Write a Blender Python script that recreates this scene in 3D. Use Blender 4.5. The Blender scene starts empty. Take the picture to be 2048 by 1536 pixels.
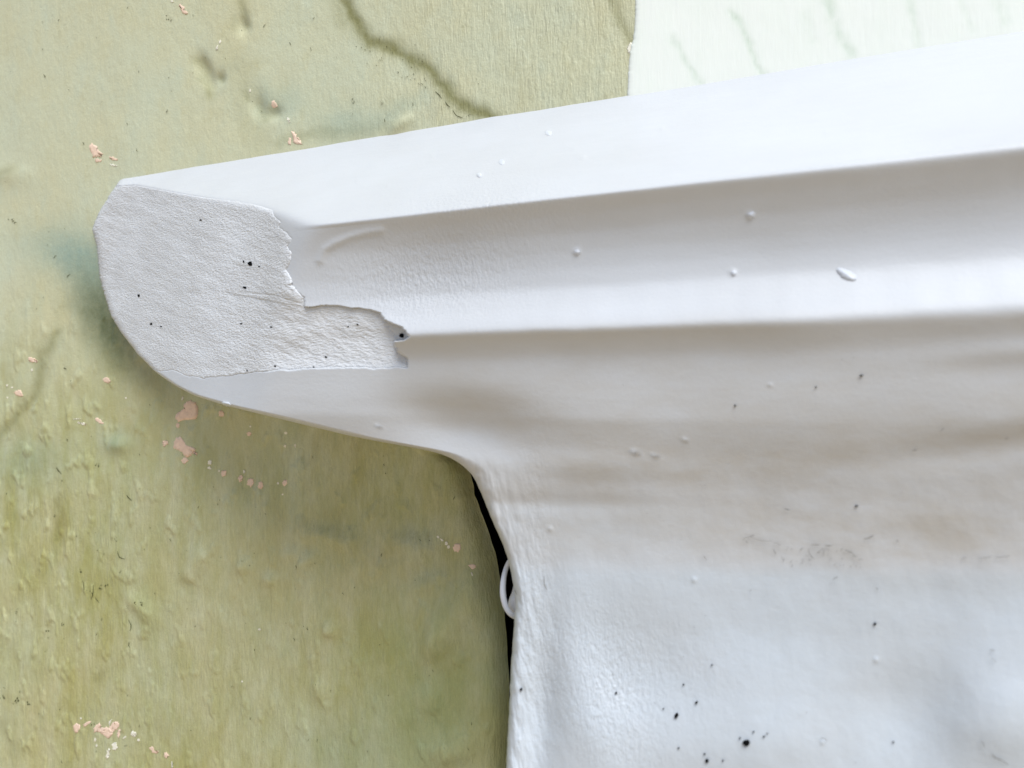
import bpy, math
import numpy as np

# ------------------------------------------------------------------ camera, light, exposure
F = 1480.0                       # focal length in photo pixels (photo 2048 x 1536)
YAW = math.radians(23.6)
PITCH = math.atan(19.0 / F)
CAM = np.array([0.0, -0.5, 0.0])
FWD0 = np.array([-math.sin(YAW), math.cos(YAW), 0.0])
RIGHT = np.array([math.cos(YAW), math.sin(YAW), 0.0])
UPW = np.array([0.0, 0.0, 1.0])
FWD = FWD0 * math.cos(PITCH) + UPW * math.sin(PITCH)
UP = np.cross(RIGHT, FWD)
EXPOSURE = 1.40
SKY_STRENGTH = 0.05
SUN_STRENGTH = 1.5
SUN_ANGLE = 45.0
SUN_ELEV = 58.0
SUN_AZ = 42.0                   # degrees from straight in front of the wall, negative = from the left

sc = bpy.context.scene
COL = sc.collection
cam_data = bpy.data.cameras.new('camera')
cam_data.sensor_width = 36.0
cam_data.lens = 36.0 * F / 2048.0
cam_data.clip_start = 0.01
cam_data.clip_end = 500.0
cam_data.dof.use_dof = True
cam_data.dof.focus_distance = 0.56
cam_data.dof.aperture_fstop = 7.5
cam = bpy.data.objects.new('camera', cam_data)
COL.objects.link(cam)
from mathutils import Matrix, Vector
cam.matrix_world = Matrix(((RIGHT[0], UP[0], -FWD[0], CAM[0]),
                           (RIGHT[1], UP[1], -FWD[1], CAM[1]),
                           (RIGHT[2], UP[2], -FWD[2], CAM[2]),
                           (0, 0, 0, 1)))
sc.camera = cam

sun_dir = Vector((math.sin(math.radians(SUN_AZ)) * math.cos(math.radians(SUN_ELEV)),
                  -math.cos(math.radians(SUN_AZ)) * math.cos(math.radians(SUN_ELEV)),
                  math.sin(math.radians(SUN_ELEV))))
w = bpy.data.worlds.new('World')
sc.world = w
w.use_nodes = True
wn = w.node_tree.nodes
bg = wn['Background']
sky = wn.new('ShaderNodeTexSky')
sky.sky_type = 'NISHITA'
sky.sun_disc = False
sky.sun_elevation = math.radians(SUN_ELEV)
sky.sun_rotation = math.atan2(sun_dir.x, sun_dir.y)
sky.air_density = 0.7
sky.dust_density = 1.0
sky.ozone_density = 1.0
w.node_tree.links.new(sky.outputs[0], bg.inputs[0])
bg.inputs[1].default_value = SKY_STRENGTH
sl = bpy.data.lights.new('sun', 'SUN')
sl.energy = SUN_STRENGTH
sl.angle = math.radians(SUN_ANGLE)
sl.color = (0.90, 0.95, 1.0)
so = bpy.data.objects.new('sun', sl)
COL.objects.link(so)
so.rotation_euler = (-sun_dir).to_track_quat('-Z', 'Y').to_euler()
so.location = sun_dir * 5
vs = sc.view_settings
vs.view_transform = 'Standard'
vs.look = 'None'
vs.gamma = 1.0
vs.use_curve_mapping = False
vs.exposure = EXPOSURE

# ------------------------------------------------------------------ helpers
def unproject(px, py, D):
    """point that stands D metres in front of the wall plane (Y = -D) and is seen at a photo pixel"""
    px = np.asarray(px, float); py = np.asarray(py, float); D = np.asarray(D, float)
    dx = px - 1024.0; dy = -(py - 768.0)
    d = FWD * F + dx[..., None] * RIGHT + dy[..., None] * UP
    t = (-D - CAM[1]) / d[..., 1]
    return CAM + d * t[..., None]

def project(P):
    q = P - CAM
    z = q @ FWD
    return 1024.0 + F * (q @ RIGHT) / z, 768.0 - F * (q @ UP) / z

def perlin(x, y, seed=0):
    rs = np.random.RandomState(seed)
    perm = rs.permutation(512)
    ang = rs.rand(512) * 2 * np.pi
    gx, gy = np.cos(ang), np.sin(ang)
    x = np.asarray(x, float); y = np.asarray(y, float)
    xi = np.floor(x).astype(int); yi = np.floor(y).astype(int)
    xf = x - xi; yf = y - yi
    u = xf ** 3 * (xf * (xf * 6 - 15) + 10); v = yf ** 3 * (yf * (yf * 6 - 15) + 10)
    def g(ix, iy, fx, fy):
        h = perm[(perm[ix & 511] + iy) & 511]
        return gx[h] * fx + gy[h] * fy
    a = g(xi, yi, xf, yf); b = g(xi + 1, yi, xf - 1, yf)
    c = g(xi, yi + 1, xf, yf - 1); d = g(xi + 1, yi + 1, xf - 1, yf - 1)
    return (a + u * (b - a)) + v * ((c + u * (d - c)) - (a + u * (b - a)))

def fbm(x, y, seed=0, octaves=4, gain=0.5):
    out = 0.0; amp = 1.0
    for k in range(octaves):
        out = out + amp * perlin(x * 2 ** k + 17.3 * k, y * 2 ** k - 9.1 * k, seed + k)
        amp *= gain
    return out

def sstep(a, b, x):
    t = np.clip((x - a) / (b - a), 0, 1)
    return t * t * (3 - 2 * t)

def smin(vals, k):
    vals = [v + 0.0 * k for v in vals]
    m = np.minimum.reduce(vals)
    acc = sum(np.exp(-(v - m) / k) for v in vals)
    return m - k * np.log(acc)

def seg_dist(px, py, pts, closed=False):
    """distance to a polyline"""
    best = np.full(np.shape(px), 1e9)
    n = len(pts)
    for i in range(n if closed else n - 1):
        ax, ay = pts[i]; bx, by = pts[(i + 1) % n]
        vx, vy = bx - ax, by - ay
        L = vx * vx + vy * vy + 1e-9
        t = np.clip(((px - ax) * vx + (py - ay) * vy) / L, 0, 1)
        best = np.minimum(best, np.hypot(px - ax - t * vx, py - ay - t * vy))
    return best

def inside(px, py, pts):
    c = np.zeros(np.shape(px), bool)
    n = len(pts)
    for i in range(n):
        ax, ay = pts[i]; bx, by = pts[(i + 1) % n]
        if ay == by: continue
        cond = ((ay > py) != (by > py)) & (px < (bx - ax) * (py - ay) / (by - ay) + ax)
        c ^= cond
    return c

def link(o, parent=None):
    COL.objects.link(o)
    if parent is not None: o.parent = parent
    return o

def tag(o, label=None, cat=None, group=None, kind=None):
    if label: o['label'] = label
    if cat: o['category'] = cat
    if group: o['group'] = group
    if kind: o['kind'] = kind
    return o

def mesh_obj(name, verts, faces, mat, parent=None, smooth=True):
    me = bpy.data.meshes.new(name)
    me.from_pydata([tuple(v) for v in verts], [], [tuple(f) for f in faces])
    me.validate()
    me.update()
    if smooth: me.polygons.foreach_set('use_smooth', [True] * len(me.polygons))
    me.materials.append(mat)
    return link(bpy.data.objects.new(name, me), parent)

def grid_mesh(name, P, mat, parent=None, mask=None, attrs=None, flip=False):
    """P: (rows, cols, 3) points -> one quad mesh; mask keeps faces whose four corners are all True"""
    R, C = P.shape[:2]
    idx = np.arange(R * C).reshape(R, C)
    q = np.stack([idx[:-1, :-1], idx[1:, :-1], idx[1:, 1:], idx[:-1, 1:]], -1).reshape(-1, 4)
    if flip: q = q[:, ::-1]
    V = P.reshape(-1, 3)
    at = {k: v.reshape(-1) for k, v in (attrs or {}).items()}
    if mask is not None:
        m = mask.reshape(-1)
        q = q[m[q].all(1)]
        used = np.zeros(len(V), bool); used[q.reshape(-1)] = True
        remap = np.cumsum(used) - 1
        q = remap[q]; V = V[used]
        at = {k: v[used] for k, v in at.items()}
    me = bpy.data.meshes.new(name)
    me.vertices.add(len(V)); me.vertices.foreach_set('co', V.astype(np.float32).ravel())
    me.loops.add(q.size); me.loops.foreach_set('vertex_index', q.astype(np.int32).ravel())
    me.polygons.add(len(q))
    me.polygons.foreach_set('loop_start', np.arange(0, q.size, 4, dtype=np.int32))
    me.polygons.foreach_set('use_smooth', np.ones(len(q), bool))
    me.update(calc_edges=True)
    for k, v in at.items():
        a = me.attributes.new(k, 'FLOAT', 'POINT')
        a.data.foreach_set('value', v.astype(np.float32))
    me.materials.append(mat)
    return link(bpy.data.objects.new(name, me), parent)

# ------------------------------------------------------------------ materials
class NT:
    def __init__(self, name):
        self.m = bpy.data.materials.new(name); self.m.use_nodes = True
        self.t = self.m.node_tree; self.b = self.t.nodes['Principled BSDF']
        self.co = self.t.nodes.new('ShaderNodeTexCoord').outputs['Object']
    def n(self, typ, **kw):
        nd = self.t.nodes.new(typ)
        for k, v in kw.items(): setattr(nd, k, v)
        return nd
    def l(self, a, b): self.t.links.new(a, b)
    def mapping(self, scale, rot=(0, 0, 0)):
        mp = self.n('ShaderNodeMapping'); mp.inputs['Scale'].default_value = scale
        mp.inputs['Rotation'].default_value = rot
        self.l(self.co, mp.inputs[0]); return mp.outputs[0]
    def noise(self, scale, vec=None, detail=4, rough=0.55, dist=0.0):
        nd = self.n('ShaderNodeTexNoise'); nd.inputs['Scale'].default_value = scale
        nd.inputs['Detail'].default_value = detail; nd.inputs['Roughness'].default_value = rough
        nd.inputs['Distortion'].default_value = dist
        self.l(vec if vec is not None else self.co, nd.inputs['Vector']); return nd.outputs['Fac']
    def ramp(self, fac, stops):
        r = self.n('ShaderNodeValToRGB')
        while len(r.color_ramp.elements) < len(stops): r.color_ramp.elements.new(0.5)
        for e, (p, c) in zip(r.color_ramp.elements, stops):
            e.position = p; e.color = (c, c, c, 1) if not isinstance(c, tuple) else (*c, 1)
        self.l(fac, r.inputs[0]); return r.outputs[0]
    def mix(self, fac, a, b, mode='MIX'):
        m = self.n('ShaderNodeMix', data_type='RGBA', blend_type=mode)
        for inp, v in ((m.inputs[0], fac), (m.inputs[6], a), (m.inputs[7], b)):
            if isinstance(v, tuple): inp.default_value = (*v, 1)
            elif isinstance(v, (int, float)): inp.default_value = v
            else: self.l(v, inp)
        return m.outputs[2]
    def math(self, op, a, b=0.0, clamp=False):
        m = self.n('ShaderNodeMath', operation=op, use_clamp=clamp)
        for inp, v in ((m.inputs[0], a), (m.inputs[1], b)):
            if isinstance(v, (int, float)): inp.default_value = v
            else: self.l(v, inp)
        return m.outputs[0]
    def attr(self, name):
        a = self.n('ShaderNodeAttribute'); a.attribute_name = name; return a.outputs['Fac']
    def bump(self, height, dist, strength=1.0, prev=None):
        b = self.n('ShaderNodeBump'); b.inputs['Strength'].default_value = strength
        b.inputs['Distance'].default_value = dist
        self.l(height, b.inputs['Height'])
        if prev is not None: self.l(prev, b.inputs['Normal'])
        return b.outputs[0]
    def out(self, color, rough, normal=None, spec=0.4):
        for inp, v in ((self.b.inputs['Base Color'], color), (self.b.inputs['Roughness'], rough)):
            if isinstance(v, tuple): inp.default_value = (*v, 1)
            elif isinstance(v, (int, float)): inp.default_value = v
            else: self.l(v, inp)
        self.b.inputs['Specular IOR Level'].default_value = spec
        if normal is not None: self.l(normal, self.b.inputs['Normal'])
        return self.m

def make_wall_mat():
    t = NT('green_wall_paint')
    brush = t.noise(1.0, t.mapping((800, 800, 130)), 3, 0.6)
    brush2 = t.noise(1.0, t.mapping((330, 330, 60)), 3, 0.6, 0.3)
    big = t.noise(9.0, None, 4, 0.6)
    mid = t.noise(38.0, t.mapping((1.3, 1.3, 0.7)), 5, 0.62)
    fine = t.noise(900.0, None, 3, 0.6)
    c = t.mix(t.ramp(big, [(0.32, 0.0), (0.68, 1.0)]), (0.635, 0.595, 0.36), (0.615, 0.625, 0.43))
    c = t.mix(t.ramp(mid, [(0.52, 0.0), (0.8, 0.55)]), c, (0.56, 0.61, 0.45))
    c = t.mix(t.ramp(mid, [(0.25, 0.5), (0.45, 0.0)]), c, (0.53, 0.48, 0.25))
    streak = t.ramp(brush2, [(0.3, 0.91), (0.7, 1.05)])
    c = t.mix(t.math('MULTIPLY', t.attr('brushed'), 0.9), c, t.mix(1.0, c, streak, 'MULTIPLY'))
    streak = t.ramp(brush, [(0.3, 0.93), (0.7, 1.05)])
    c = t.mix(t.attr('brushed'), c, t.mix(1.0, c, streak, 'MULTIPLY'))
    c = t.mix(1.0, c, t.ramp(fine, [(0.3, 0.93), (0.7, 1.05)]), 'MULTIPLY')
    brk = t.ramp(t.noise(120.0, None, 4, 0.65), [(0.2, 0.7), (0.62, 1.0)])
    c = t.mix(t.math('MULTIPLY', t.attr('dirt_tint'), brk, True), c, (0.26, 0.245, 0.095))
    c = t.mix(t.math('MULTIPLY', t.attr('mildew'), brk, True), c, (0.35, 0.44, 0.34))
    c = t.mix(t.math('MULTIPLY', t.attr('grime_shade'), brk, True), c, (0.13, 0.15, 0.065))
    h = t.math('ADD', t.math('MULTIPLY', brush, 0.6), t.math('MULTIPLY', brush2, 0.8))
    olive_tint = t.math('MULTIPLY', t.attr('olive_tint'), t.ramp(t.noise(22.0, t.mapping((1.6, 1, 0.6)), 5, 0.65), [(0.28, 0.25), (0.6, 1.0)]), True)
    c = t.mix(olive_tint, c, t.mix(1.0, c, (0.66, 0.645, 0.37), 'MULTIPLY'))
    c = t.mix(t.math('MULTIPLY', t.attr('green'), t.math('MULTIPLY', brk, 0.6)), c, (0.24, 0.30, 0.13))
    nrm = t.bump(t.math('MULTIPLY', h, t.attr('brushed')), 0.0013, 0.8)
    nrm = t.bump(t.noise(170.0, t.mapping((1.2, 1, .75)), 3, 0.55), 0.0012, 0.5, nrm)
    nrm = t.bump(t.noise(520.0, None, 4, 0.65), 0.0005, 0.55, nrm)
    return t.out(c, 0.42, nrm, 0.45)

def make_coat_mat():
    t = NT('white_wall_paint')
    n = t.noise(60.0, t.mapping((1.4, 1.4, 0.5)), 5, 0.6)
    c = t.mix(t.ramp(n, [(0.45, 0.0), (0.75, 0.6)]), (0.92, 0.93, 0.83), (0.89, 0.92, 0.80))
    c = t.mix(t.math('MULTIPLY', t.attr('dirt_tint'), t.ramp(t.noise(150.0, t.mapping((1, 1, .5)), 5, 0.7), [(0.3, 0.1), (0.65, 1.0)]), True), c, (0.52, 0.64, 0.46))
    nrm = t.bump(t.noise(1.0, t.mapping((500, 500, 60)), 4, 0.6), 0.0004, 0.4)
    return t.out(c, 0.6, nrm, 0.3)

def make_ledge_mat():
    t = NT('pale_ledge_paint')
    n = t.noise(14.0, None, 4, 0.6)
    c = t.mix(t.ramp(n, [(0.3, 0.0), (0.7, 1.0)]), (0.56, 0.556, 0.548), (0.59, 0.59, 0.588))
    cool = t.math('MULTIPLY', t.attr('cool'), t.ramp(t.noise(45.0, t.mapping((0.5, 1, 1)), 4, 0.6), [(0.25, 0.75), (0.6, 1.0)]))
    c = t.mix(cool, c, (0.548, 0.574, 0.587))
    c = t.mix(t.math('MULTIPLY', t.attr('dirt_tint'), t.ramp(t.noise(90.0, t.mapping((0.4, 1, 1)), 5, 0.65), [(0.3, 0.2), (0.65, 1.0)]), True), c, (0.47, 0.42, 0.345))
    c = t.mix(t.ramp(t.noise(700.0, None, 2, 0.5), [(0.68, 0.0), (0.8, 0.12)]), c, (0.40, 0.39, 0.35))
    nrm = t.bump(t.noise(55.0, t.mapping((0.35, 1, 1)), 4, 0.55), 0.0012, 0.3)
    nrm = t.bump(t.noise(520.0, None, 4, 0.6), 0.0005, 0.22, nrm)
    gr = t.math('MULTIPLY', t.noise(1.0, t.mapping((480, 480, 260), (0, 0.35, 0)), 3, 0.6), t.attr('grain'))
    nrm = t.bump(gr, 0.0016, 0.8, nrm)
    return t.out(c, t.math('SUBTRACT', 0.42, t.math('MULTIPLY', cool, 0.14)), nrm, 0.4)

def make_mortar_mat():
    t = NT('rough_mortar_paint')
    n = t.noise(30.0, None, 5, 0.6)
    c = t.mix(t.ramp(n, [(0.3, 0.0), (0.7, 1.0)]), (0.61, 0.60, 0.585), (0.68, 0.675, 0.665))
    mp = t.mapping((0.42, 1, 1.1), (0, 0.42, 0))
    a = t.noise(700.0, mp, 3, 0.5, 0.3)
    b = t.noise(1100.0, mp, 3, 0.6)
    rid = t.ramp(a, [(0.28, 0.0), (0.72, 1.0)])
    nrm = t.bump(rid, 0.0008, 0.6)
    nrm = t.bump(b, 0.0006, 0.6, nrm)
    return t.out(c, 0.55, nrm, 0.35)

def flat_mat(name, col, rough=0.7, var=0.15, scale=200.0, spec=0.3):
    t = NT(name)
    n = t.noise(scale, None, 4, 0.6)
    c = t.mix(t.ramp(n, [(0.3, 0.0), (0.7, 1.0)]), tuple(x * (1 - var) for x in col), tuple(min(1, x * (1 + var)) for x in col))
    return t.out(c, rough, t.bump(n, 0.0004, 0.4), spec)

M_WALL = make_wall_mat()
M_COAT = make_coat_mat()
M_LEDGE = make_ledge_mat()
M_MORTAR = make_mortar_mat()
M_PINK = flat_mat('bare_pink_plaster', (0.86, 0.63, 0.47), 0.85, 0.1, 260.0)
M_CREAM = flat_mat('scraped_cream_undercoat', (0.86, 0.80, 0.64), 0.8, 0.08, 300.0)
M_DARK = flat_mat('pit_shade_black', (0.006, 0.006, 0.006), 0.9, 0.1, 500.0, 0.05)
M_MOSS = flat_mat('dark_moss_dirt', (0.085, 0.088, 0.035), 0.9, 0.3, 500.0, 0.1)
M_CAVE = flat_mat('shade_black_lining', (0.035, 0.032, 0.024), 0.95, 0.3, 60.0, 0.05)  # near-black lining of the added hollow, shade put into its colour
M_SCUFF = flat_mat('grey_scuff', (0.18, 0.17, 0.15), 0.8, 0.2, 500.0, 0.1)
M_WIRE = flat_mat('painted_wire', (0.62, 0.63, 0.66), 0.4, 0.04, 200.0, 0.4)
M_DRIP = flat_mat('paint_blob', (0.62, 0.63, 0.65), 0.35, 0.03, 200.0, 0.45)
M_GROUND = flat_mat('sandy_paving', (0.44, 0.34, 0.215), 0.9, 0.2, 6.0)

# ------------------------------------------------------------------ ledge shape
GROUND_Z = -1.15
VPX, VPY = -2355.0, 787.0
def s_of(px, py): return VPY + (py - VPY) * (2048.0 - VPX) / (px - VPX)
def y_of(px, s): return VPY + (s - VPY) * (px - VPX) / (2048.0 - VPX)

SIL = [(244, 351), (240, 358), (216, 395), (196, 428), (184, 458), (193, 490), (196, 520), (199, 555), (212, 600), (222, 632), (240, 662),
       (275, 708), (312, 745), (345, 768), (385, 790), (450, 811), (560, 838), (700, 872), (800, 891),
       (850, 899), (885, 908), (920, 926), (945, 950), (962, 985), (982, 1035), (1003, 1082), (1016, 1118),
       (1026, 1165), (1031, 1205), (1028, 1250), (1022, 1330), (1018, 1420), (1012, 1536), (1005, 1700), (1000, 1950), (1000, 2300)]
SIL_S = np.array([s_of(*p) for p in SIL]); SIL_X = np.array([p[0] for p in SIL], float)
assert (np.diff(SIL_S) > 0).all()
_fs = np.linspace(SIL_S[0], SIL_S[-1], 6000)
def _smooth(y, sig):
    r = int(sig * 4); k = np.exp(-0.5 * (np.arange(-r, r + 1) / sig) ** 2); k /= k.sum()
    return np.convolve(np.pad(y, r, mode='edge'), k, 'valid')
_fx = _smooth(np.interp(_fs, SIL_S, SIL_X), 14)
_fx = _fx + 2.2 * perlin(_fs / 9.0, _fs * 0, 5) * sstep(40, 120, _fs) * (1 - sstep(520, 620, _fs)) + 1.5 * perlin(_fs / 23.0, _fs * 0 + 3, 6)
def x_left(s): return np.interp(s, _fs, _fx)

PROF = [(-200, .100), (286, .1005), (296, .0995), (330, .0945), (380, .0898), (430, .0878), (470, .0876), (520, .0893),
        (570, .0972), (605, .1042), (620, .1066), (628, .1064), (645, .1028), (672, .0992), (690, .0976), (702, .0972),
        (730, .0970), (800, .0966), (850, .0958), (885, .0935), (930, .0900), (1000, .0868), (1080, .0850), (1130, .0850),
        (1200, .0856), (1350, .0884), (1550, .0945), (1800, .1035), (2300, .1180), (3200, .1350)]
_ps = np.arange(-200, 3200, 1.0)
_pd = _smooth(np.interp(_ps, [p[0] for p in PROF], [p[1] for p in PROF]), 9)
_pd2 = _smooth(_pd, 26)
def profile(s, px):
    f = sstep(1000, 2100, px) * 0.8
    return np.interp(s, _ps, _pd) * (1 - f) + np.interp(s, _ps, _pd2) * f

def end_plane(px, py):
    e = .1 * (px - 225 + 0.35 * (py - 360)) / 430.0 - .007 * np.exp(-0.5 * ((px - 510) / 60.0) ** 2)
    return np.where(e > .012, e, .012 + (e - .012) * 0.35)

def gauss(px, py, cx, cy, sx, sy, rot=0.0):
    c, s_ = math.cos(math.radians(rot)), math.sin(math.radians(rot))
    u = (px - cx) * c + (py - cy) * s_; v = -(px - cx) * s_ + (py - cy) * c
    return np.exp(-0.5 * ((u / sx) ** 2 + (v / sy) ** 2))

BUMPS = [(1095, 266, 6), (1005, 322, 6), (960, 348, 5), (865, 312, 4), (1147, 298, 3), (1165, 315, 5), (1325, 258, 5),
         (1652, 265, 4), (1500, 430, 7), (1153, 503, 7), (1466, 545, 6), (775, 372, 4), (715, 360, 4), (1270, 905, 6),
         (757, 853, 4), (1370, 880, 5), (1310, 912, 5), (450, 808, 5), (263, 622, 6), (735, 880, 5), (955, 953, 4),
         (1100, 1058, 5), (1038, 1480, 4), (1388, 1160, 5), (1752, 1320, 5), (1645, 1485, 4), (1540, 770, 4)]

PATCH = [(238, 352), (300, 371), (360, 382), (420, 392), (480, 402), (538, 411), (548, 418), (551, 432), (563, 442), (560, 452), (575, 462), (584, 478),
         (578, 492), (586, 504), (582, 522), (576, 540), (584, 556), (580, 570), (596, 580), (612, 594), (609, 612), (655, 608), (700, 612), (742, 618),
         (762, 624), (768, 638), (790, 646), (808, 656), (821, 671), (806, 682), (790, 684), (796, 700), (812, 714), (815, 737), (770, 738), (700, 737),
         (640, 738), (580, 741), (520, 745), (460, 752), (405, 758), (370, 753), (345, 742), (322, 745), (290, 735), (240, 680), (205, 610), (180, 560), (165, 470), (200, 390)]
def patch_sd(px, py):
    """signed distance to the ragged outline of the rough end, inside positive"""
    jx = px + 5 * perlin(px / 23, py / 23, 71) + 1.6 * perlin(px / 5, py / 5, 73); jy = py + 4 * perlin(px / 23, py / 23, 72) + 1.6 * perlin(px / 5, py / 5, 74)
    sd = seg_dist(jx, jy, PATCH, True) * np.where(inside(jx, jy, PATCH), 1, -1)
    return np.minimum(sd, (.1 * (s_of(px, py) - 60.0) / 230.0 - end_plane(px, py)) / .00045 + 1.0)
def patch_fill(px, py):
    s = s_of(px, py)
    f = np.interp(s, _ps, _smooth(np.interp(_ps, [200, 300, 400, 480, 540, 600, 660, 700, 740, 760, 775, 850], [.0998, .0990, .0955, .0930, .0922, .0918, .0918, .0932, .0962, .0971, .0972, .0970]), 9))
    return push(smin([f, end_plane(px, py)], .003))

FLAT = _smooth(np.interp(_ps, [200, 296, 380, 470, 560, 590], [.1000, .0988, .0952, .0940, .0966, .1010]), 16)
def push(D): return D + .022 * sstep(.0, .085, D)      # the whole ledge stands further out from the wall

def ledge_D(px, py, carved=True):
    px = np.asarray(px, float); py = np.asarray(py, float)
    s = s_of(px, py)
    wob = 5.0 * perlin(px / 330.0, s * 0 + 0.5, 21) + 1.6 * perlin(px / 60.0, s / 140.0, 22)
    s2 = s + wob * sstep(200, 700, px)
    k = 0.0011 + 0.0022 * sstep(1200, 2050, px)
    top = .1 * (s - 60.0) / 230.0
    front = profile(s2, px)
    flat = np.interp(s2, _ps, FLAT)
    wl = .8 * (1 - sstep(580, 900, px)) * sstep(285, 300, s2) * (1 - sstep(540, 600, s2))
    front = front * (1 - wl) + np.maximum(front, flat) * wl
    D = smin([smin([top, front], k), end_plane(px, py)], .0010 + .0025 * sstep(380, 560, px))
    body = sstep(880, 1010, s)
    D = push(D)
    # hollow under the moulding beside the corner, soft lumps on the panel
    D = D - .0120 * gauss(px, py, 925, 848, 95, 42, 8)
    D = D + .0035 * gauss(px, py, 1175, 1440, 46, 140, -14) - .0055 * gauss(px, py, 1085, 1400, 26, 160, 3)
    D = D + .006 * gauss(px, py, 2010, 1420, 80, 95, 30) - .004 * gauss(px, py, 1830, 1420, 70, 70, 30)
    D = D - .003 * gauss(px, py, 1290, 1330, 90, 60, 20) + .004 * gauss(px, py, 1480, 1480, 160, 70, 0)
    D = D - .0009 * gauss(px, py, 1100, 1006, 160, 12, 1) + .0016 * gauss(px, py, 1180, 930, 130, 26, -2)
    D = D + .0016 * gauss(px, py, 2080, 700, 180, 18, -3) - .0025 * gauss(px, py, 2060, 880, 190, 22, -8)
    # curved trowel ridge
    rd = seg_dist(px, py, [(640, 520), (648, 500), (670, 486), (700, 474), (730, 466), (760, 462)])
    D = D + .0009 * np.exp(-0.5 * (rd / 6.0) ** 2)
    for bx, by, r in BUMPS:
        D = D + .00013 * r * np.exp(-0.5 * (((px - bx) ** 2 + (py - by) ** 2) / (r * 0.75) ** 2))
    # handmade unevenness
    D = D + .0011 * fbm(px / 420.0, py / 200.0, 31, 2) + body * .0014 * fbm(px / 230.0, py / 280.0, 33, 2) + body * .00022 * fbm(px / 50.0, py / 70.0, 34, 3)
    # wrinkled paint down the free edge of the panel
    e = px - x_left(s)
    edge = np.exp(-np.maximum(e, 0) / 45.0) * sstep(900, 1000, s)
    D = D + edge * .0016 * fbm(px / 16.0 - py / 90.0, py / 60.0, 35, 3)
    # the broken end, carved back under the rough mortar
    near = (px < 850) & (py < 780) & (py > 330)
    if carved and near.any():
        carve = np.zeros(np.shape(px)); low = np.full(np.shape(px), 1.0)
        carve[near] = sstep(1, 4, patch_sd(px[near], py[near])); low[near] = patch_fill(px[near], py[near]) - .0014
        D = D * (1 - carve) + np.minimum(D, low) * carve
    # rounded free edge
    R = 10 + 30 * sstep(760, 880, s) * (1 - sstep(1000, 1120, s)) + 6 * sstep(1000, 1200, s)
    dr = .005 + .004 * sstep(760, 880, s)
    q = np.clip(1 - e / R, 0, 1)
    D = D - dr * (1 - np.sqrt(np.clip(1 - q * q, 0, 1)))
    return D

def ledge_attr(px, py):
    dirt_tint = .25 * np.exp(-0.5 * ((py - 655 + (px - 1400) * .03) / 16) ** 2) * sstep(850, 1300, px)  # darker beige along the groove under the roll
    dirt_tint = dirt_tint + .3 * np.exp(-0.5 * ((py - (930 - 60 * sstep(1500, 2050, px))) / 34) ** 2) * sstep(1000, 1300, px)
    dirt_tint = dirt_tint + .35 * gauss(px, py, 1820, 1080, 260, 60) + .1 * gauss(px, py, 1150, 440, 160, 30, -5) + .12 * gauss(px, py, 1750, 400, 300, 35, -6)  # beige patch on the panel, darker beige inside the cove
    sl_ = s_of(px, py)
    dirt_tint = dirt_tint + .34 * sstep(640, 720, sl_) * (1 - sstep(1080, 1160, py)) * sstep(700, 1000, px)  # warm bounce light painted as a beige tint on the front bands
    grain = gauss(px, py, 860, 545, 130, 60, -10) + .35 * gauss(px, py, 1290, 1330, 150, 90, 10) + .4 * gauss(px, py, 1000, 410, 120, 40)
    grain = grain + .8 * gauss(px, py, 1215, 1400, 60, 130, -18) + .5 * gauss(px, py, 1070, 1250, 26, 260)
    line = 1128 + 8 * perlin(px / 120, py * 0, 81) + 3 * perlin(px / 14, py / 14, 82) + .012 * (px - 1400)
    cool = sstep(-16, 30, py - line) + .35 * (sstep(-6, 10, py - line + 122) - sstep(-6, 10, py - line)) * (1 - sstep(1150, 1500, px))
    return np.clip(dirt_tint, 0, 1), np.clip(grain, 0, 1), np.clip(cool, 0, 1)

XR = 2620.0
def ledge_grid(svals, ncol):
    u = np.linspace(0, 1, ncol)
    u = 0.55 * u + 0.45 * u ** 2.2
    S, U = np.meshgrid(svals, u, indexing='ij')
    xl = x_left(S)
    PX = xl + U * (XR - xl)
    PY = y_of(PX, S)
    return PX, PY

def with_sides(P, A, bottom=False, top_back=None):
    """close the grid: a return back into the wall at the free left edge, run the section on to the right, down to the ground"""
    left = P[:, :1].copy(); left[:, :, 1] = 0.06
    left2 = P[:, :1].copy(); left2[:, :, 1] = np.minimum(left2[:, :, 1] + .004, .05)
    right = P[:, -1:].copy(); right[:, :, 0] = 0.75
    rback = right.copy(); rback[:, :, 1] = 0.075
    P2 = np.concatenate([left, left2, P, right, rback], 1)
    A2 = {k: np.concatenate([v[:, :1], v[:, :1], v, v[:, -1:], v[:, -1:]], 1) for k, v in A.items()}
    if bottom:
        low = P2[-1:].copy(); low[:, :, 2] = GROUND_Z + .002
        P2 = np.concatenate([P2, low], 0); A2 = {k: np.concatenate([v, v[-1:]], 0) for k, v in A2.items()}
    return P2, A2

# ------------------------------------------------------------------ ground
gs = mesh_obj('ground', [(-250, -250, GROUND_Z), (250, -250, GROUND_Z), (250, 250, GROUND_Z), (-250, 250, GROUND_Z)], [(0, 1, 2, 3)], M_GROUND, None, False)
tag(gs, kind='structure')

# ------------------------------------------------------------------ wall
def gap_width(py):
    return np.interp(py, [880, 915, 950, 1000, 1100, 1200, 1280, 1400, 1536, 1800], [0, 8, 20, 32, 40, 40, 28, 17, 12, 12])

def gap_edge(py):
    xe = np.interp(py, [p[1] for p in SIL[20:]], [p[0] for p in SIL[20:]])
    return xe - .85 * gap_width(py) - 11 * sstep(890, 960, py) * (1 - .6 * sstep(1200, 1420, py)) + 3 * perlin(py / 60, py * 0 + 4, 58)

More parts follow.
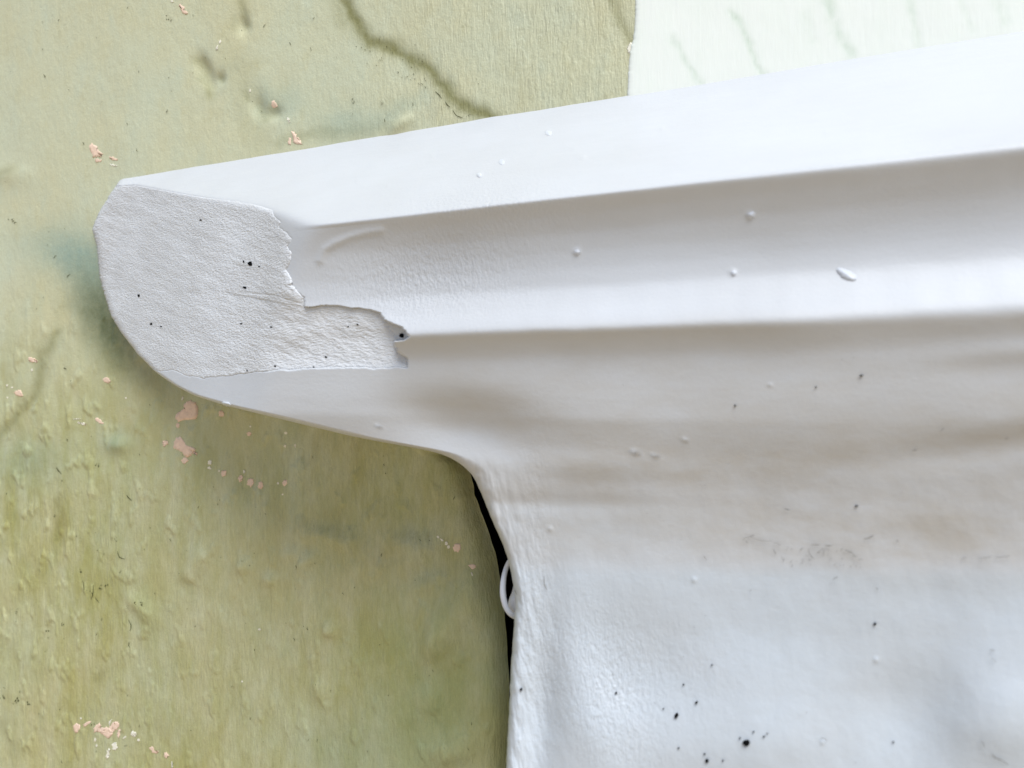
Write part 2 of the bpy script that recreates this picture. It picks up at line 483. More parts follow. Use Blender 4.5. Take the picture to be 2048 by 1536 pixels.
BULGES = [  # x, y, sx, sy, rot, height mm
    (640, 1070, 26, 14, 0, 1.3), (690, 1085, 20, 14, 20, 1.2), (815, 1085, 24, 14, 0, 1.4), (835, 1110, 30, 16, -30, 1.3), (400, 1120, 16, 22, 20, 1.5),
    (375, 1150, 14, 12, 0, 1.0), (662, 1262, 10, 10, 0, 1.5), (620, 1120, 26, 10, -40, 1.1), (850, 1170, 22, 12, -30, 1.0),
    (868, 1285, 16, 26, 15, 1.9), (905, 1240, 26, 50, 25, 2.4), (640, 1380, 12, 16, 0, 1.1), (950, 1180, 16, 40, 0, 1.6),
    (860, 1400, 18, 30, 30, 1.2), (905, 1500, 30, 22, -30, 2.0), (238, 890, 16, 12, 0, 1.6), (922, 996, 9, 8, 0, 1.2), (600, 985, 40, 60, 10, .9),
    (300, 1230, 14, 20, 0, 1.0), (275, 1208, 18, 10, 40, 1.1), (540, 1160, 12, 10, 0, 1.2), (585, 1110, 14, 12, 0, 1.0), (490, 1135, 13, 10, 0, 1.1),
    (800, 250, 20, 8, -40, .9), (20, 350, 30, 16, 0, .8), (515, 210, 10, 16, 0, -1.2), (420, 160, 10, 18, -25, -1.2), (405, 130, 10, 16, -20, -1.2),
    (485, 50, 8, 14, 0, -1.0), (545, 225, 14, 10, 0, -1.0), (440, 155, 7, 9, 0, -.9)]
DIRT_LINES = [
    ([(680, -20), (700, 22), (716, 52), (738, 82), (776, 92), (815, 113), (850, 132), (878, 163), (908, 198), (938, 217), (990, 236)], 11, 1.0),
    ([(1222, -10), (1240, 45), (1262, 84)], 8, .55),
    ([(112, 668), (88, 715), (74, 785), (40, 825), (12, 858), (-20, 890)], 9, .55),
    ([(120, 1000), (118, 1080)], 8, .35), ([(395, 120), (420, 190)], 9, .55), ([(482, 5), (492, 50)], 8, .5), ([(472, 45), (470, 50)], 10, .3),
    ([(438, 150), (444, 158)], 6, .5), ([(490, 185), (494, 196)], 7, .5), ([(515, 215), (530, 232), (548, 222)], 10, .5),
    ([(0, 350), (24, 340)], 9, .4), ([(560, 285), (640, 262), (670, 266)], 8, .35), ([(680, -5), (690, 40)], 16, .45),
    ([(470, 130), (520, 280)], 26, .18), ([(860, 1420), (900, 1480)], 5, .25), ([(196, 1360), (206, 1345)], 6, .3), ([(5, 1450), (25, 1500)], 8, .3)]

def wall_fields(px, py, X, Z):
    H = .0011 * fbm(X * 9, Z * 7, 41, 3) + (.0003 + .0006 * sstep(450, 950, py)) * fbm(X * 38, Z * 27, 44, 3)
    H = H + .0017 * sstep(.15, .75, fbm(X * 62, Z * 38, 47, 3)) * sstep(500, 900, py + .2 * px)
    for cx, cy, sx, sy, rot, h in BULGES:
        H = H + h * .0028 * gauss(px, py, cx, cy, sx, sy, rot)
    dirt_tint = np.zeros_like(px)
    jx = px + 9 * perlin(px / 30, py / 30, 51); jy = py + 9 * perlin(px / 30, py / 30, 52)
    for pts, wd, a in DIRT_LINES:
        d = seg_dist(jx, jy, pts)
        dirt_tint = np.maximum(dirt_tint, a * np.exp(-0.5 * (d / wd) ** 2))
        H = H - .0006 * a * np.exp(-0.5 * (d / wd) ** 2)
    mild = .8 * gauss(jx, jy, 128, 505, 60, 34, 15) + .7 * gauss(jx, jy, 190, 560, 60, 30, 70) + .55 * gauss(jx, jy, 60, 920, 55, 40)
    mild = mild + .5 * gauss(jx, jy, 690, 245, 50, 24) + .4 * gauss(jx, jy, 800, 215, 40, 12, -30) + .4 * gauss(jx, jy, 560, 200, 40, 24) + .6 * gauss(jx, jy, 235, 885, 24, 18)
    mild = mild + .4 * gauss(jx, jy, 690, 1500, 60, 60)
    dgreen = gauss(jx, jy, 860, 1440, 90, 130, 20)
    grime_shade = .7 * gauss(jx, jy, 195, 612, 34, 60, -25) + .6 * gauss(jx, jy, 235, 690, 30, 60, -35) + .3 * gauss(jx, jy, 320, 760, 60, 25, 25)  # grime with shade painted in around the ledge's left end
    grime_shade = grime_shade + .25 * gauss(jx, jy, 740, 258, 70, 10, -8)
    jx2 = px + 90 * fbm(px / 140, py / 190, 66, 4); jy2 = py + 90 * fbm(px / 140, py / 190, 67, 4)
    olive_tint = np.clip(.66 * sstep(520, 900, jy2 + .15 * jx2) + .34 * sstep(560, 1000, jy2) * sstep(-.3, .5, fbm(px / 330, py / 420, 68, 3)), 0, 1)  # darker olive over the lower wall, broken up by noise
    brushed = np.clip(.12 + sstep(600, 1000, px + .25 * py) * .9 + sstep(860, 1040, py), 0, 1) * (1 - .35 * sstep(1300, 1500, px))
    brushed = brushed * (.75 + .5 * np.clip(fbm(X * 14, Z * 10, 57, 2) + .4, 0, 1))
    # wall curled back beside the panel so the gap fades to black
    dg = np.clip(gap_edge(py) - px, 0, 600)
    cut = np.exp(-dg / 11.0) * sstep(885, 930, py) * (1 - sstep(1290, 1330, px))
    return H, cut, dirt_tint, np.clip(mild, 0, 1), np.clip(grime_shade, 0, 1), np.clip(brushed, 0, 1), olive_tint, dgreen

xs = np.concatenate([[-6, -3, -1.6, -1.1, -.92], np.linspace(-.84, .17, 860), [.25, .4, .7, 1.5, 3, 6]])
zs = np.concatenate([[GROUND_Z - .05, -.9, -.6, -.45], np.linspace(-.38, .38, 640), [.45, .6, 1.0, 1.6, 2.4]])
Zg, Xg = np.meshgrid(zs[::-1], xs, indexing='ij')
# bend the columns near the added hollow so that one of them runs along its edge
JX = int(np.argmin(np.abs(xs + .225))); JR = int(np.argmin(np.abs(xs + .06)))
_, rpy = project(np.stack([0 * zs - .225, 0 * zs, zs], -1))
xedge = unproject(gap_edge(rpy), rpy, 0 * rpy)[:, 0]
wk = sstep(860, 905, rpy) * (zs > -.41)
xedge = (xs[JX] + (xedge - xs[JX]) * wk)[::-1][:, None]
Xg = np.where(np.arange(len(xs))[None] <= JX, np.where(Xg < -.5, Xg, -.5 + (Xg + .5) * (xedge + .5) / (xs[JX] + .5)),
              np.where(Xg > xs[JR], Xg, xedge + (Xg - xs[JX]) * (xs[JR] - xedge) / (xs[JR] - xs[JX])))
hole = np.zeros(Xg.shape, bool)
hole[:, JX + 1:JR] = ((rpy > 893) & (zs > -.41))[::-1][:, None]
P0 = np.stack([Xg, 0 * Xg, Zg], -1)
wpx, wpy = project(P0)
far = (Xg < -.9) | (Xg > .19) | (np.abs(Zg) > .40)
wpx = np.where(far, -3000.0, wpx); wpy = np.where(far, -3000.0, wpy)
H, cut, dirt_tint, mild, grime_shade, brushed, olive_tint, dgreen = wall_fields(wpx, wpy, Xg, Zg)
def wall_height(px, py):
    p = unproject(px, py, 0 * np.asarray(px, float))
    h, c, *_ = wall_fields(np.asarray(px, float), np.asarray(py, float), p[..., 0], p[..., 2])
    return h - c * .018
Pw = P0.copy(); Pw[..., 1] = -(H - cut * .018)
wall = grid_mesh('plaster_wall', Pw, M_WALL, None, ~hole, {'dirt_tint': dirt_tint, 'mildew': mild, 'grime_shade': grime_shade, 'brushed': brushed, 'olive_tint': olive_tint, 'green': dgreen})
tag(wall, 'pale green painted plaster wall with peeling chips and dark streaks behind the ledge', 'wall')

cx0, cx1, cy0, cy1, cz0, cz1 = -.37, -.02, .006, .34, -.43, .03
cavity = mesh_obj('shade_hollow', [(cx0, cy0, cz0), (cx1, cy0, cz0), (cx1, cy1, cz0), (cx0, cy1, cz0), (cx0, cy0, cz1), (cx1, cy0, cz1), (cx1, cy1, cz1), (cx0, cy1, cz1)],
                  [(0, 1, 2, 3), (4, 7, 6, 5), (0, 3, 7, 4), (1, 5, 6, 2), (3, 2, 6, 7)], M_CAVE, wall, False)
cavity['label'] = 'hollow added behind the wall so the gap beside the panel goes black'

# white coat on the right part of the wall
CB = [(1275, -200), (1271, 0), (1270, 40), (1267, 75), (1262, 92), (1258, 120), (1256, 160), (1254, 200), (1250, 260)]
cpy = np.linspace(-140, 250, 240)
cl = np.interp(cpy, [p[1] for p in CB], [p[0] for p in CB]) + 1.6 * perlin(cpy / 11, cpy * 0, 61) + 1.0 * perlin(cpy / 4.5, cpy * 0, 62)
uu = np.linspace(0, 1, 420)
PYc, U = np.meshgrid(cpy, uu, indexing='ij')
PXc = cl[:, None] + U * (2500 - cl[:, None])
g0 = unproject(PXc, PYc, 0 * PXc)
Hc, *_ = wall_fields(PXc, PYc, g0[..., 0], g0[..., 2])
cd = np.zeros_like(PXc)
jx = PXc + 8 * perlin(PXc / 24, PYc / 24, 63); jy = PYc
for pts, wd, a in [([(1462, 25), (1482, 50), (1500, 92), (1512, 130), (1530, 152)], 6, .55), ([(1345, 75), (1362, 110), (1385, 140), (1400, 165)], 6, .4),
                   ([(1655, -5), (1664, 30), (1672, 62), (1695, 95), (1705, 112)], 9, .45), ([(1818, 0), (1830, 50), (1835, 90)], 7, .35),
                   ([(1990, -10), (2010, 40)], 10, .3), ([(1612, 30), (1625, 80)], 8, .22), ([(1920, 0), (1945, 60)], 6, .2)]:
    d = seg_dist(jx, jy, pts)
    cd = np.maximum(cd, a * np.exp(-0.5 * (d / wd) ** 2)); Hc = Hc - .0003 * a * np.exp(-0.5 * (d / (wd * .8)) ** 2)
Hc = Hc * .45
lip = 1 - np.exp(-(PXc - cl[:, None]) / 3.0)
Dc = Hc + .0002 + .0010 * lip
g = unproject(PXc, PYc, Dc)
back = g[:, :1].copy(); back[:, :, 1] += .002
rgt = g[:, -1:].copy(); rgt[:, :, 0] = 3.0
g = np.concatenate([back, g, rgt], 1); cd = np.concatenate([cd[:, :1], cd, cd[:, -1:]], 1)
upr = g[:1].copy(); upr[:, :, 2] = 2.3
g = np.concatenate([upr, g], 0); cd = np.concatenate([cd[:1], cd], 0)
coat = grid_mesh('white_coat', g, M_COAT, wall, None, {'dirt_tint': cd})
coat['label'] = 'bright white painted upper right part of the wall with faint green cracks'

# ------------------------------------------------------------------ chips, specks, blobs: small draped pieces
rng = np.random.RandomState(4)
def drape(name, outline, depth_fn, mat, parent, lift=.00022, dome=.0, refine=3):
    """a thin irregular flake whose outline lies on a surface; dome raises its middle"""
    o = np.array(outline, float)
    pts = []
    n = len(o)
    for i in range(n):
        for k in range(refine):
            t = k / refine
            p = o[i] * (1 - t) + o[(i + 1) % n] * t
            pts.append(p)
    pts = np.array(pts); size = np.ptp(pts, 0).max()
    pts += rng.randn(*pts.shape) * min(1.3, size * .05) * (.3 if dome > 0 else 1)
    c = pts.mean(0)
    rings = [(1.0, -.0008, 1), (.86, dome * .3, 1), (.6, dome * .72, 1), (.3, dome * .95, 1), (0, 0, 1)] if dome > 0 else [(1.0, -.0006, 1.0), (1.0, lift, 1.0), (.62, lift + dome * .7, 1.0), (.0, lift + dome, 1.0)]
    V = []; Fc = []; m = len(pts)
    for f, l, _ in rings[:-1]:
        q = c + (pts - c) * f
        V.append(unproject(q[:, 0], q[:, 1], depth_fn(q[:, 0], q[:, 1]) + l))
    V.append(unproject(c[None, 0], c[None, 1], depth_fn(c[None, 0], c[None, 1]) + lift + dome))
    for r in range(len(rings) - 2):
        for i in range(m):
            j = (i + 1) % m
            Fc.append((r * m + i, r * m + j, (r + 1) * m + j, (r + 1) * m + i))
    b = (len(rings) - 2) * m; ctr = (len(rings) - 1) * m
    for i in range(m): Fc.append((b + i, b + (i + 1) % m, ctr))
    return mesh_obj(name, np.concatenate(V), Fc, mat, parent)

def oval(cx, cy, rx, ry, rot=0, n=9, jit=.18):
    a = np.arange(n) / n * 2 * np.pi
    r = 1 + jit * rng.randn(n) * .6
    x = np.cos(a) * rx * r; y = np.sin(a) * ry * r
    c, s_ = math.cos(math.radians(rot)), math.sin(math.radians(rot))
    return np.stack([cx + x * c - y * s_, cy + x * s_ + y * c], -1)

CHIP_POLY = [
    [(351, 838), (353, 828), (362, 821), (368, 815), (368, 806), (378, 802), (390, 803), (397, 812), (396, 827), (393, 838), (375, 839), (358, 844)],
    [(346, 890), (350, 880), (358, 873), (364, 877), (371, 888), (378, 893), (386, 895), (395, 905), (393, 909), (386, 907), (380, 914), (370, 914), (364, 904), (356, 899), (348, 898)],
    [(180, 292), (184, 287), (190, 291), (197, 300), (205, 308), (203, 314), (196, 313), (190, 315), (183, 311)],
    [(189, 318), (197, 317), (204, 320), (198, 324), (191, 324)], [(218, 313), (226, 313), (236, 319), (233, 321), (220, 318)],
    [(357, 9), (362, 8), (370, 18), (374, 28), (368, 28), (360, 18)], [(542, 204), (547, 201), (553, 206), (555, 213), (548, 217), (543, 211)],
    [(583, 262), (588, 264), (594, 273), (602, 281), (604, 288), (590, 287), (586, 277)], [(578, 276), (582, 275), (581, 290), (575, 288)],
    [(205, 758), (211, 754), (218, 757), (221, 764), (217, 767), (208, 763)],
    [(165, 1450), (170, 1445), (182, 1441), (180, 1447), (170, 1454)], [(146, 1452), (152, 1447), (160, 1450), (160, 1458), (152, 1467), (148, 1460)],
    [(234, 1462), (240, 1458), (241, 1466), (237, 1476), (233, 1470)], [(298, 1496), (304, 1493), (309, 1500), (318, 1501), (315, 1507), (304, 1505)],
    [(328, 1506), (333, 1504), (338, 1511), (333, 1517), (328, 1513)], [(936, 1131), (944, 1128), (953, 1131), (951, 1136), (945, 1139), (940, 1135)],
    [(905, 1094), (911, 1088), (920, 1088), (921, 1097), (916, 1104), (908, 1103)]]
for p in CHIP_POLY: drape('plaster_chip', p, wall_height, M_PINK, wall)
for cx, cy, rx, ry, ro in [(195, 1456, 8, 10, 10), (214, 1465, 12, 11, 0), (231, 1451, 8, 10, 20), (205, 1461, 7, 6, 0), (223, 1459, 7, 7, 0), (443, 828, 6, 8, 0), (356, 851, 4, 5, 0), (369, 921, 6, 6, 0), (330, 886, 6, 6, 20), (448, 946, 6, 6, 0), (481, 957, 4, 7, 10),
                           (501, 965, 7, 9, 0), (521, 970, 6.5, 8, 0), (570, 965, 4.5, 7, 30), (498, 868, 5, 4, 0), (480, 958, 3, 5, 0), (38, 786, 9, 6, 20), (66, 720, 10, 5, 20), (198, 842, 9, 4, 40)]:
    drape('plaster_chip', oval(cx, cy, rx, ry, ro), wall_height, M_PINK, wall)
for cx, cy, rx, ry, ro in [(164, 847, 9, 2, 12), (64, 740, 2, 3, 0), (365, 797, 2, 5, 0), (226, 330, 8, 1.6, 12), (440, 84, 2, 4, 20), (434, 95, 2, 5, 10),
                           (577, 240, 2, 6, -20), (344, 3, 3, 2, 30), (420, 925, 4, 5, 0), (419, 936, 4, 3, 0), (438, 942, 2, 2, 0), (488, 943, 2, 4, 0), (572, 866, 4, 3, 30),
                           (570, 892, 3, 3, 0), (590, 891, 2, 4, 0), (556, 967, 2, 3, 0), (252, 796, 2, 2, 0), (501, 853, 2, 2, 0), (267, 1468, 7, 6, 40), (277, 1480, 3, 3, 0),
                           (249, 1475, 5, 1.5, -40), (229, 1493, 6, 8, 20), (216, 1507, 4, 11, 10), (190, 1480, 2, 4, 0), (193, 1491, 2, 3, 0), (162, 1437, 2, 2, 0), (344, 1530, 1.5, 7, 0),
                           (220, 1445, 1.5, 7, 20), (884, 1080, 4, 2, 30), (893, 1087, 3, 4, 30), (897, 1094, 3, 4, 0), (876, 1074, 3, 2, 30), (944, 1148, 1.2, 4, -15), (154, 838, 6, 1, 0),
                           (14, 771, 2, 2, 0), (24, 775, 2, 2, 0), (15, 795, 2, 2, 0), (1262, 96, 7, 12, 15), (484, 1363, 2, 2, 0), (519, 1259, 3, 2, 0), (565, 989, 2, 2, 0), (500, 181, 2, 3, 0)]:
    o = drape('paint_scrape', oval(cx, cy, rx, ry, ro), wall_height, M_CREAM, wall)

def joined_marks(name, marks, depth_fn, mat, parent, lift=.00035):
    """many tiny dirty marks, short bent strokes, joined in one part"""
    V = []; Fc = []
    for x0, y0, x1, y1, wd in marks:
        n = 5
        t = np.linspace(0, 1, n)
        dx, dy = x1 - x0, y1 - y0; L = math.hypot(dx, dy) + 1e-6
        bend = rng.randn() * .12 * L
        cx = x0 + dx * t - dy / L * bend * np.sin(np.pi * t) + rng.randn(n) * .25
        cy = y0 + dy * t + dx / L * bend * np.sin(np.pi * t) + rng.randn(n) * .25
        hw = .62 * wd * (.35 + .65 * np.sin(np.pi * (.12 + .76 * t))) * (1 + .2 * rng.randn(n)) * .5
        ax, ay = cx - dy / L * hw, cy + dx / L * hw
        bx, by = cx + dy / L * hw, cy - dx / L * hw
        base = len(V)
        pa = unproject(ax, ay, depth_fn(ax, ay) + lift); pb = unproject(bx, by, depth_fn(bx, by) + lift)
        pm = unproject(cx, cy, depth_fn(cx, cy) + lift + .0002)
        for a, m_, b in zip(pa, pm, pb): V += [a, m_, b]
        for i in range(n - 1):
            q = base + 3 * i
            Fc += [(q, q + 1, q + 4, q + 3), (q + 1, q + 2, q + 5, q + 4)]
    o = mesh_obj(name, V, Fc, mat, parent); o['kind'] = 'stuff'
    return o

wm = [(16, 438, 29, 445, 5), (224, 1072, 233, 1082, 3), (112, 935, 122, 948, 2.5), (253, 990, 263, 1001, 2.5), (265, 1213, 270, 1207, 6), (278, 1210, 283, 1206, 5), (254, 1205, 256, 1222, 3),
      (257, 1240, 260, 1262, 2.2), (258, 1285, 260, 1296, 2.2), (160, 1140, 163, 1144, 5), (198, 1172, 200, 1175, 5), (208, 1174, 215, 1170, 4), (175, 1180, 190, 1188, 4), (36, 1390, 34, 1402, 6),
      (55, 1404, 60, 1410, 5), (92, 1262, 97, 1274, 4), (121, 1246, 122, 1250, 4), (706, 200, 708, 204, 4), (332, 35, 340, 40, 5), (88, 150, 91, 152, 3), (333, 220, 334, 223, 3), (128, 735, 130, 738, 4),
      (133, 878, 137, 882, 3), (195, 926, 197, 929, 4), (870, 183, 884, 197, 2.5), (890, 203, 900, 214, 2.5), (905, 220, 925, 235, 2.2), (840, 165, 842, 170, 3), (932, 231, 942, 229, 3),
      (760, 206, 763, 207, 3), (2, 1405, 6, 1392, 5), (235, 1102, 250, 1118, 2), (165, 1160, 168, 1185, 2), (186, 1170, 182, 1200, 1.6), (190, 1195, 198, 1205, 1.6), (35, 1215, 33, 1225, 3)]
for k in range(230):
    x, y = rng.rand() * 960, rng.rand() * 1530
    if y > 330 and x > 150 and y < 800: continue
    if y > 250 and y < 900 and x > 300: continue
    a = rng.randn() * .5 + 1.4; L = 1.5 + rng.rand() ** 3 * 7
    wm.append((x, y, x + L * math.cos(a), y + L * math.sin(a), .9 + rng.rand() * 1.3))
for k in range(60):
    x, y = 680 + rng.rand() * 170, 90 + rng.rand() * 90
    if seg_dist(np.array([x]), np.array([y]), DIRT_LINES[0][0])[0] < 45: wm.append((x, y, x + 2, y + 1.5, 1.4))
wm2 = []
for x0, y0, x1, y1, wd in wm:
    if wd < 2.9: wm2.append((x0, y0, x1, y1, wd)); continue
    for k in range(5):
        t = rng.rand(); x = x0 + (x1 - x0) * t + rng.randn() * wd * .45; y = y0 + (y1 - y0) * t + rng.randn() * wd * .45
        a = math.atan2(y1 - y0, x1 - x0) + rng.randn() * .6; L = wd * (.3 + .6 * rng.rand())
        wm2.append((x, y, x + L * math.cos(a), y + L * math.sin(a), wd * (.25 + .45 * rng.rand())))
joined_marks('dirt_specks', wm2, wall_height, M_MOSS, wall)

# ------------------------------------------------------------------ ledge
ledge = link(bpy.data.objects.new('moulded_ledge', None))
ledge.location = (-0.2, -0.1, GROUND_Z)
bpy.context.view_layer.update()
tag(ledge, 'thick white painted moulded ledge with a rough mortar end jutting from the green wall', 'ledge')
ledge_inv = ledge.matrix_world.inverted()
def adopt(o):
    o.parent = ledge; o.matrix_parent_inverse = ledge_inv
    return o

def join_line(px): return 1002 + 10 * np.sin((px - 1000) / 330.0)   # where the lower coat of the panel begins
S_SPLIT = 1046.0
sv = np.unique(np.concatenate([np.linspace(40, 270, 100), np.linspace(270, 320, 60), np.linspace(320, 600, 150), np.linspace(600, 710, 110), np.linspace(710, S_SPLIT, 140)]))
PX, PY = ledge_grid(sv, 640)
P = unproject(PX, PY, ledge_D(PX, PY))
dd, gg, cl_ = ledge_attr(PX, PY)
P, A = with_sides(P, {'dirt_tint': dd, 'grain': gg, 'cool': cl_})
adopt(grid_mesh('moulding', P, M_LEDGE, None, None, A))
sv = np.linspace(S_SPLIT, 2250, 330)
PX, PY = ledge_grid(sv, 640)
off = 0.0
P = unproject(PX, PY, ledge_D(PX, PY) + off)
dd, gg, cl_ = ledge_attr(PX, PY)
P, A = with_sides(P, {'dirt_tint': dd, 'grain': gg, 'cool': cl_}, bottom=True)
adopt(grid_mesh('front_panel', P, M_LEDGE, None, None, A))

# rough mortar laid over the broken end, ragged where it stops on the smooth moulding
gx, gy = np.meshgrid(np.arange(172, 832, 1.7), np.arange(346, 766, 1.5))
sd = patch_sd(gx, gy)
e = gx - x_left(s_of(gx, gy))
q = np.clip(1 - e / 12, 0, 1)
surf = smin([patch_fill(gx, gy), ledge_D(gx, gy, False) + .0001 + .014 * sstep(0, 60, sd) + .03 * sstep(560, 600, gy)], .0006) - .005 * (1 - np.sqrt(np.clip(1 - q * q, 0, 1)))
ca, sa = math.cos(.42), math.sin(.42)
ru, rv = gx * ca + gy * sa, -gx * sa + gy * ca
rough = .0004 * fbm(ru / 34, rv / 13, 75, 4, .5) + .0012 * fbm(gx / 80, gy / 60, 77, 2)
step2 = .0011 * sstep(-2, 3, seg_dist(gx, gy, [(480, 585), (545, 590), (610, 610)]) * np.where(gy < 590 + (gx - 480) * .19, 1, -1)) * gauss(gx, gy, 540, 570, 60, 26)
th = -.0016 + .0020 * sstep(-2, 4, sd)
Dp = surf + th + rough * sstep(0, 20, sd) + step2
P = unproject(gx, gy, Dp)
patch = adopt(grid_mesh('mortar_patch', P, M_MORTAR, None, (sd > -1.6) & (e > 1.0), None))
patch['label'] = 'coarse grainy mortar smeared over the broken left end'

_pp = (gx[0], gy[:, 0], Dp)
def patch_D(px, py):
    px = np.asarray(px, float); py = np.asarray(py, float)
    fx = np.clip((px - 172) / 1.7, 0, Dp.shape[1] - 2); fy = np.clip((py - 346) / 1.5, 0, Dp.shape[0] - 2)
    i = fx.astype(int); j = fy.astype(int); u = fx - i; v = fy - j
    return (Dp[j, i] * (1 - u) + Dp[j, i + 1] * u) * (1 - v) + (Dp[j + 1, i] * (1 - u) + Dp[j + 1, i + 1] * u) * v

# air holes and pits as flat black flakes, their inner shade put into the colour
for cx, cy, rx, ry, ro in [(500, 527, 5, 4.5, 30), (803, 671, 5, 5, 0), (489, 575, 4, 2, 10), (277, 591, 2.5, 3, 0), (302, 648, 3, 2, 0), (542, 654, 2.2, 1.6, 0), (482, 647, 2.2, 1.5, 0),
                           (652, 714, 2.6, 1.8, 20), (715, 649, 2.5, 1.6, 30), (487, 523, 2.6, 1.4, 60), (518, 533, 2, 1.5, 0), (401, 440, 2.5, 1.5, 0), (322, 653, 1.8, 1.2, 0), (627, 734, 1.8, 1.8, 0), (696, 653, 1.6, 1.2, 0), (550, 732, 2, 2, 0), (494, 741, 1.6, 1.6, 0)]:
    adopt(drape('air_hole', oval(cx, cy, rx, ry, ro, 8, .15), patch_D, M_DARK, None, .0003))
for cx, cy, rx, ry, ro in [(1492, 1486, 7.5, 6.5, -20), (1353, 1431, 3.6, 6, 25), (1414, 1522, 3.2, 4.2, 0), (1393, 1405, 2, 3.4, 35), (1528, 1473, 2, 1.8, 0), (1507, 1464, 1.8, 1.6, 0), (1409, 1508, 1.8, 2, 0),
                           (1042, 1379, 2.2, 3.4, 25), (1232, 1386, 2.6, 2, -40), (1367, 1369, 1.6, 2, 30), (1480, 1476, 1.3, 2, -30), (1723, 751, 3.6, 1.6, 0), (1424, 1330, 1.8, 1.4, 0), (1357, 1496, 1.6, 1.6, 0),
                           (1787, 1484, 1.8, 1.5, 0), (1470, 811, 2, 1.6, 0), (1632, 774, 1.4, 1.4, 0), (1750, 1248, 2.6, 3, 0), (1446, 1521, 1.6, 1.6, 0), (1535, 1467, 1.2, 1.2, 0), (1327, 1417, 1.4, 1.4, 0), (1713, 1012, 3, 1.4, 10)]:
    adopt(drape('pit', oval(cx, cy, rx, ry, ro, 8, .12), ledge_D, M_DARK, None, .0010))

# raised paint blobs
for cx, cy, rx, ry, ro, h in [(1693, 549, 26, 10, 27, .0016), (1154, 505, 8, 7, 0, .0006), (1468, 547, 7, 7, 0, .0005), (1003, 324, 7, 7, 0, .0005), (1097, 266, 8, 6, 0, .0005), (453, 808, 11, 5, 15, .0014), (958, 350, 6, 5, 0, .0014), (1503, 431, 9, 8, 0, .0005)]:
    adopt(drape('paint_blob', oval(cx, cy, rx, ry, ro, 10, .12), ledge_D, M_DRIP, None, .0004, h))

# scuffs and hairs
lm = [(1728, 1078, 1748, 1070, 2.2), (1568, 1016, 1580, 1020, 2), (1880, 862, 1888, 856, 2.2), (1825, 902, 1834, 899, 2), (2010, 878, 2017, 876, 2.4), (1682, 719, 1686, 720, 1.8), (1622, 1089, 1640, 1089, 2), (1650, 1090, 1666, 1091, 2.2),
      (1548, 1085, 1562, 1092, 1.6), (1545, 1098, 1552, 1110, 1.8), (1617, 1098, 1628, 1118, 1.6), (1648, 1100, 1646, 1112, 1.4), (1690, 1100, 1704, 1106, 1.8), (1704, 1106, 1716, 1114, 1.6), (1665, 1158, 1676, 1153, 1.6),
      (1492, 1082, 1496, 1086, 2), (1793, 1080, 1796, 1084, 2.4), (1922, 1119, 1935, 1117, 1.6), (1958, 1115, 1985, 1113, 1.6), (1990, 1114, 2020, 1112, 1.4), (1405, 1109, 1414, 1121, 1.2), (1980, 1300, 1990, 1302, 2), (1982, 1315, 1992, 1325, 1.4),
      (1984, 1508, 2002, 1520, 2.6), (1998, 1518, 2016, 1530, 2), (1962, 1480, 1970, 1496, 1.6), (1752, 1176, 1755, 1180, 2.4), (1484, 1080, 1510, 1070, 1.2), (1500, 1073, 1545, 1080, 1), (1655, 1482, 1641, 1476, 1.6), (1030, 1180, 1034, 1190, 1.2),
      (1088, 1152, 1094, 1180, 1.5), (1500, 1180, 1502, 1182, 1.4)]
for k in range(42):
    x = 1560 + rng.rand() * 160; y = 1096 + rng.rand() * 38 + (x - 1600) * .03
    L = 2 + rng.rand() * 6; a = rng.randn() * .9
    lm.append((x, y, x + L * math.cos(a), y + L * math.sin(a), .7 + rng.rand() * .9))
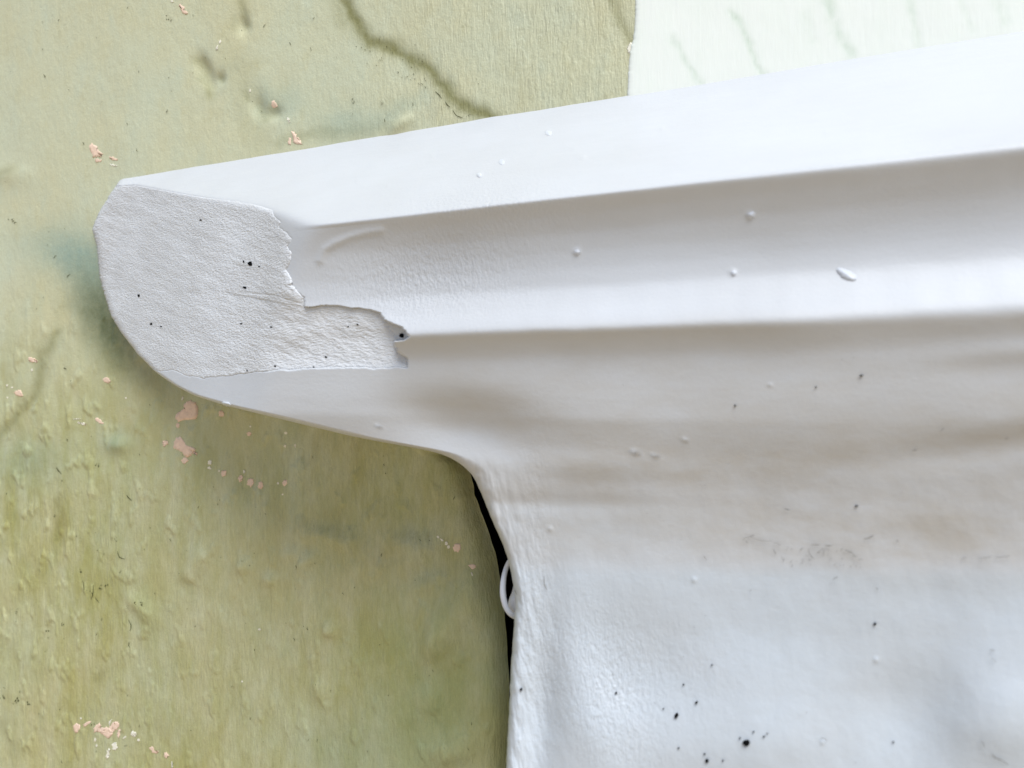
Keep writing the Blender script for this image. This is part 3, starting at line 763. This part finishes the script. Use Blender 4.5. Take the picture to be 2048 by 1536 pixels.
for k in range(45):
    x = 1060 + rng.rand() * 990; y = 700 + rng.rand() * 830
    L = 1.5 + rng.rand() * 2.5; a = rng.rand() * 3
    lm.append((x, y, x + L * math.cos(a), y + L * math.sin(a), .6 + rng.rand() * .7))
adopt(joined_marks('scuff_marks', lm, ledge_D, M_SCUFF, None, .0011))

# ------------------------------------------------------------------ wire ring behind the free edge
def tube(name, pts, rad, mat, seg=10):
    pts = np.array(pts, float); V = []; Fc = []
    n = len(pts)
    for i, p in enumerate(pts):
        t = pts[min(i + 1, n - 1)] - pts[max(i - 1, 0)]; t = t / np.linalg.norm(t)
        a = np.cross(t, [0.3, 1, 0.1]); a /= np.linalg.norm(a); b = np.cross(t, a)
        for k in range(seg):
            an = 2 * np.pi * k / seg
            V.append(p + rad[i] * (a * math.cos(an) + b * math.sin(an)))
    for i in range(n - 1):
        for k in range(seg):
            Fc.append((i * seg + k, i * seg + (k + 1) % seg, (i + 1) * seg + (k + 1) % seg, (i + 1) * seg + k))
    Fc.append(tuple(range(seg))); Fc.append(tuple(range((n - 1) * seg, n * seg))[::-1])
    return mesh_obj(name, V, Fc, mat)

ctrl = np.array([(1040, 1100, .060), (1024, 1112, .088), (1012, 1134, .082), (1006, 1160, .088), (1005, 1186, .090), (1009, 1209, .090), (1018, 1226, .089), (1030, 1234, .086), (1050, 1238, .076)])
tt = np.linspace(0, len(ctrl) - 1, 48)
cc = np.stack([_smooth(np.interp(tt, range(len(ctrl)), ctrl[:, k]), 2.2) for k in range(3)], -1)
rad = np.interp(np.linspace(0, 1, 48), [0, .15, .5, .85, 1], [.0007, .0013, .0019, .0017, .0012])
ring = tube('wire_loop', unproject(cc[:, 0], cc[:, 1], cc[:, 2]), rad, M_WIRE)
tag(ring, 'small bent white painted wire loop poking out behind the ledge panel edge', 'wire loop')
tabo = [(1030, 1158), (1024, 1180), (1018, 1200), (1015, 1212), (1019, 1222), (1029, 1226), (1042, 1222), (1046, 1190), (1040, 1160)]
tab = drape('folded_tab', tabo, lambda x, y: .084 + 0 * np.asarray(x, float), M_WIRE, ring, .001, .003)
print('verts', sum(len(o.data.vertices) for o in sc.objects if o.type == 'MESH'))
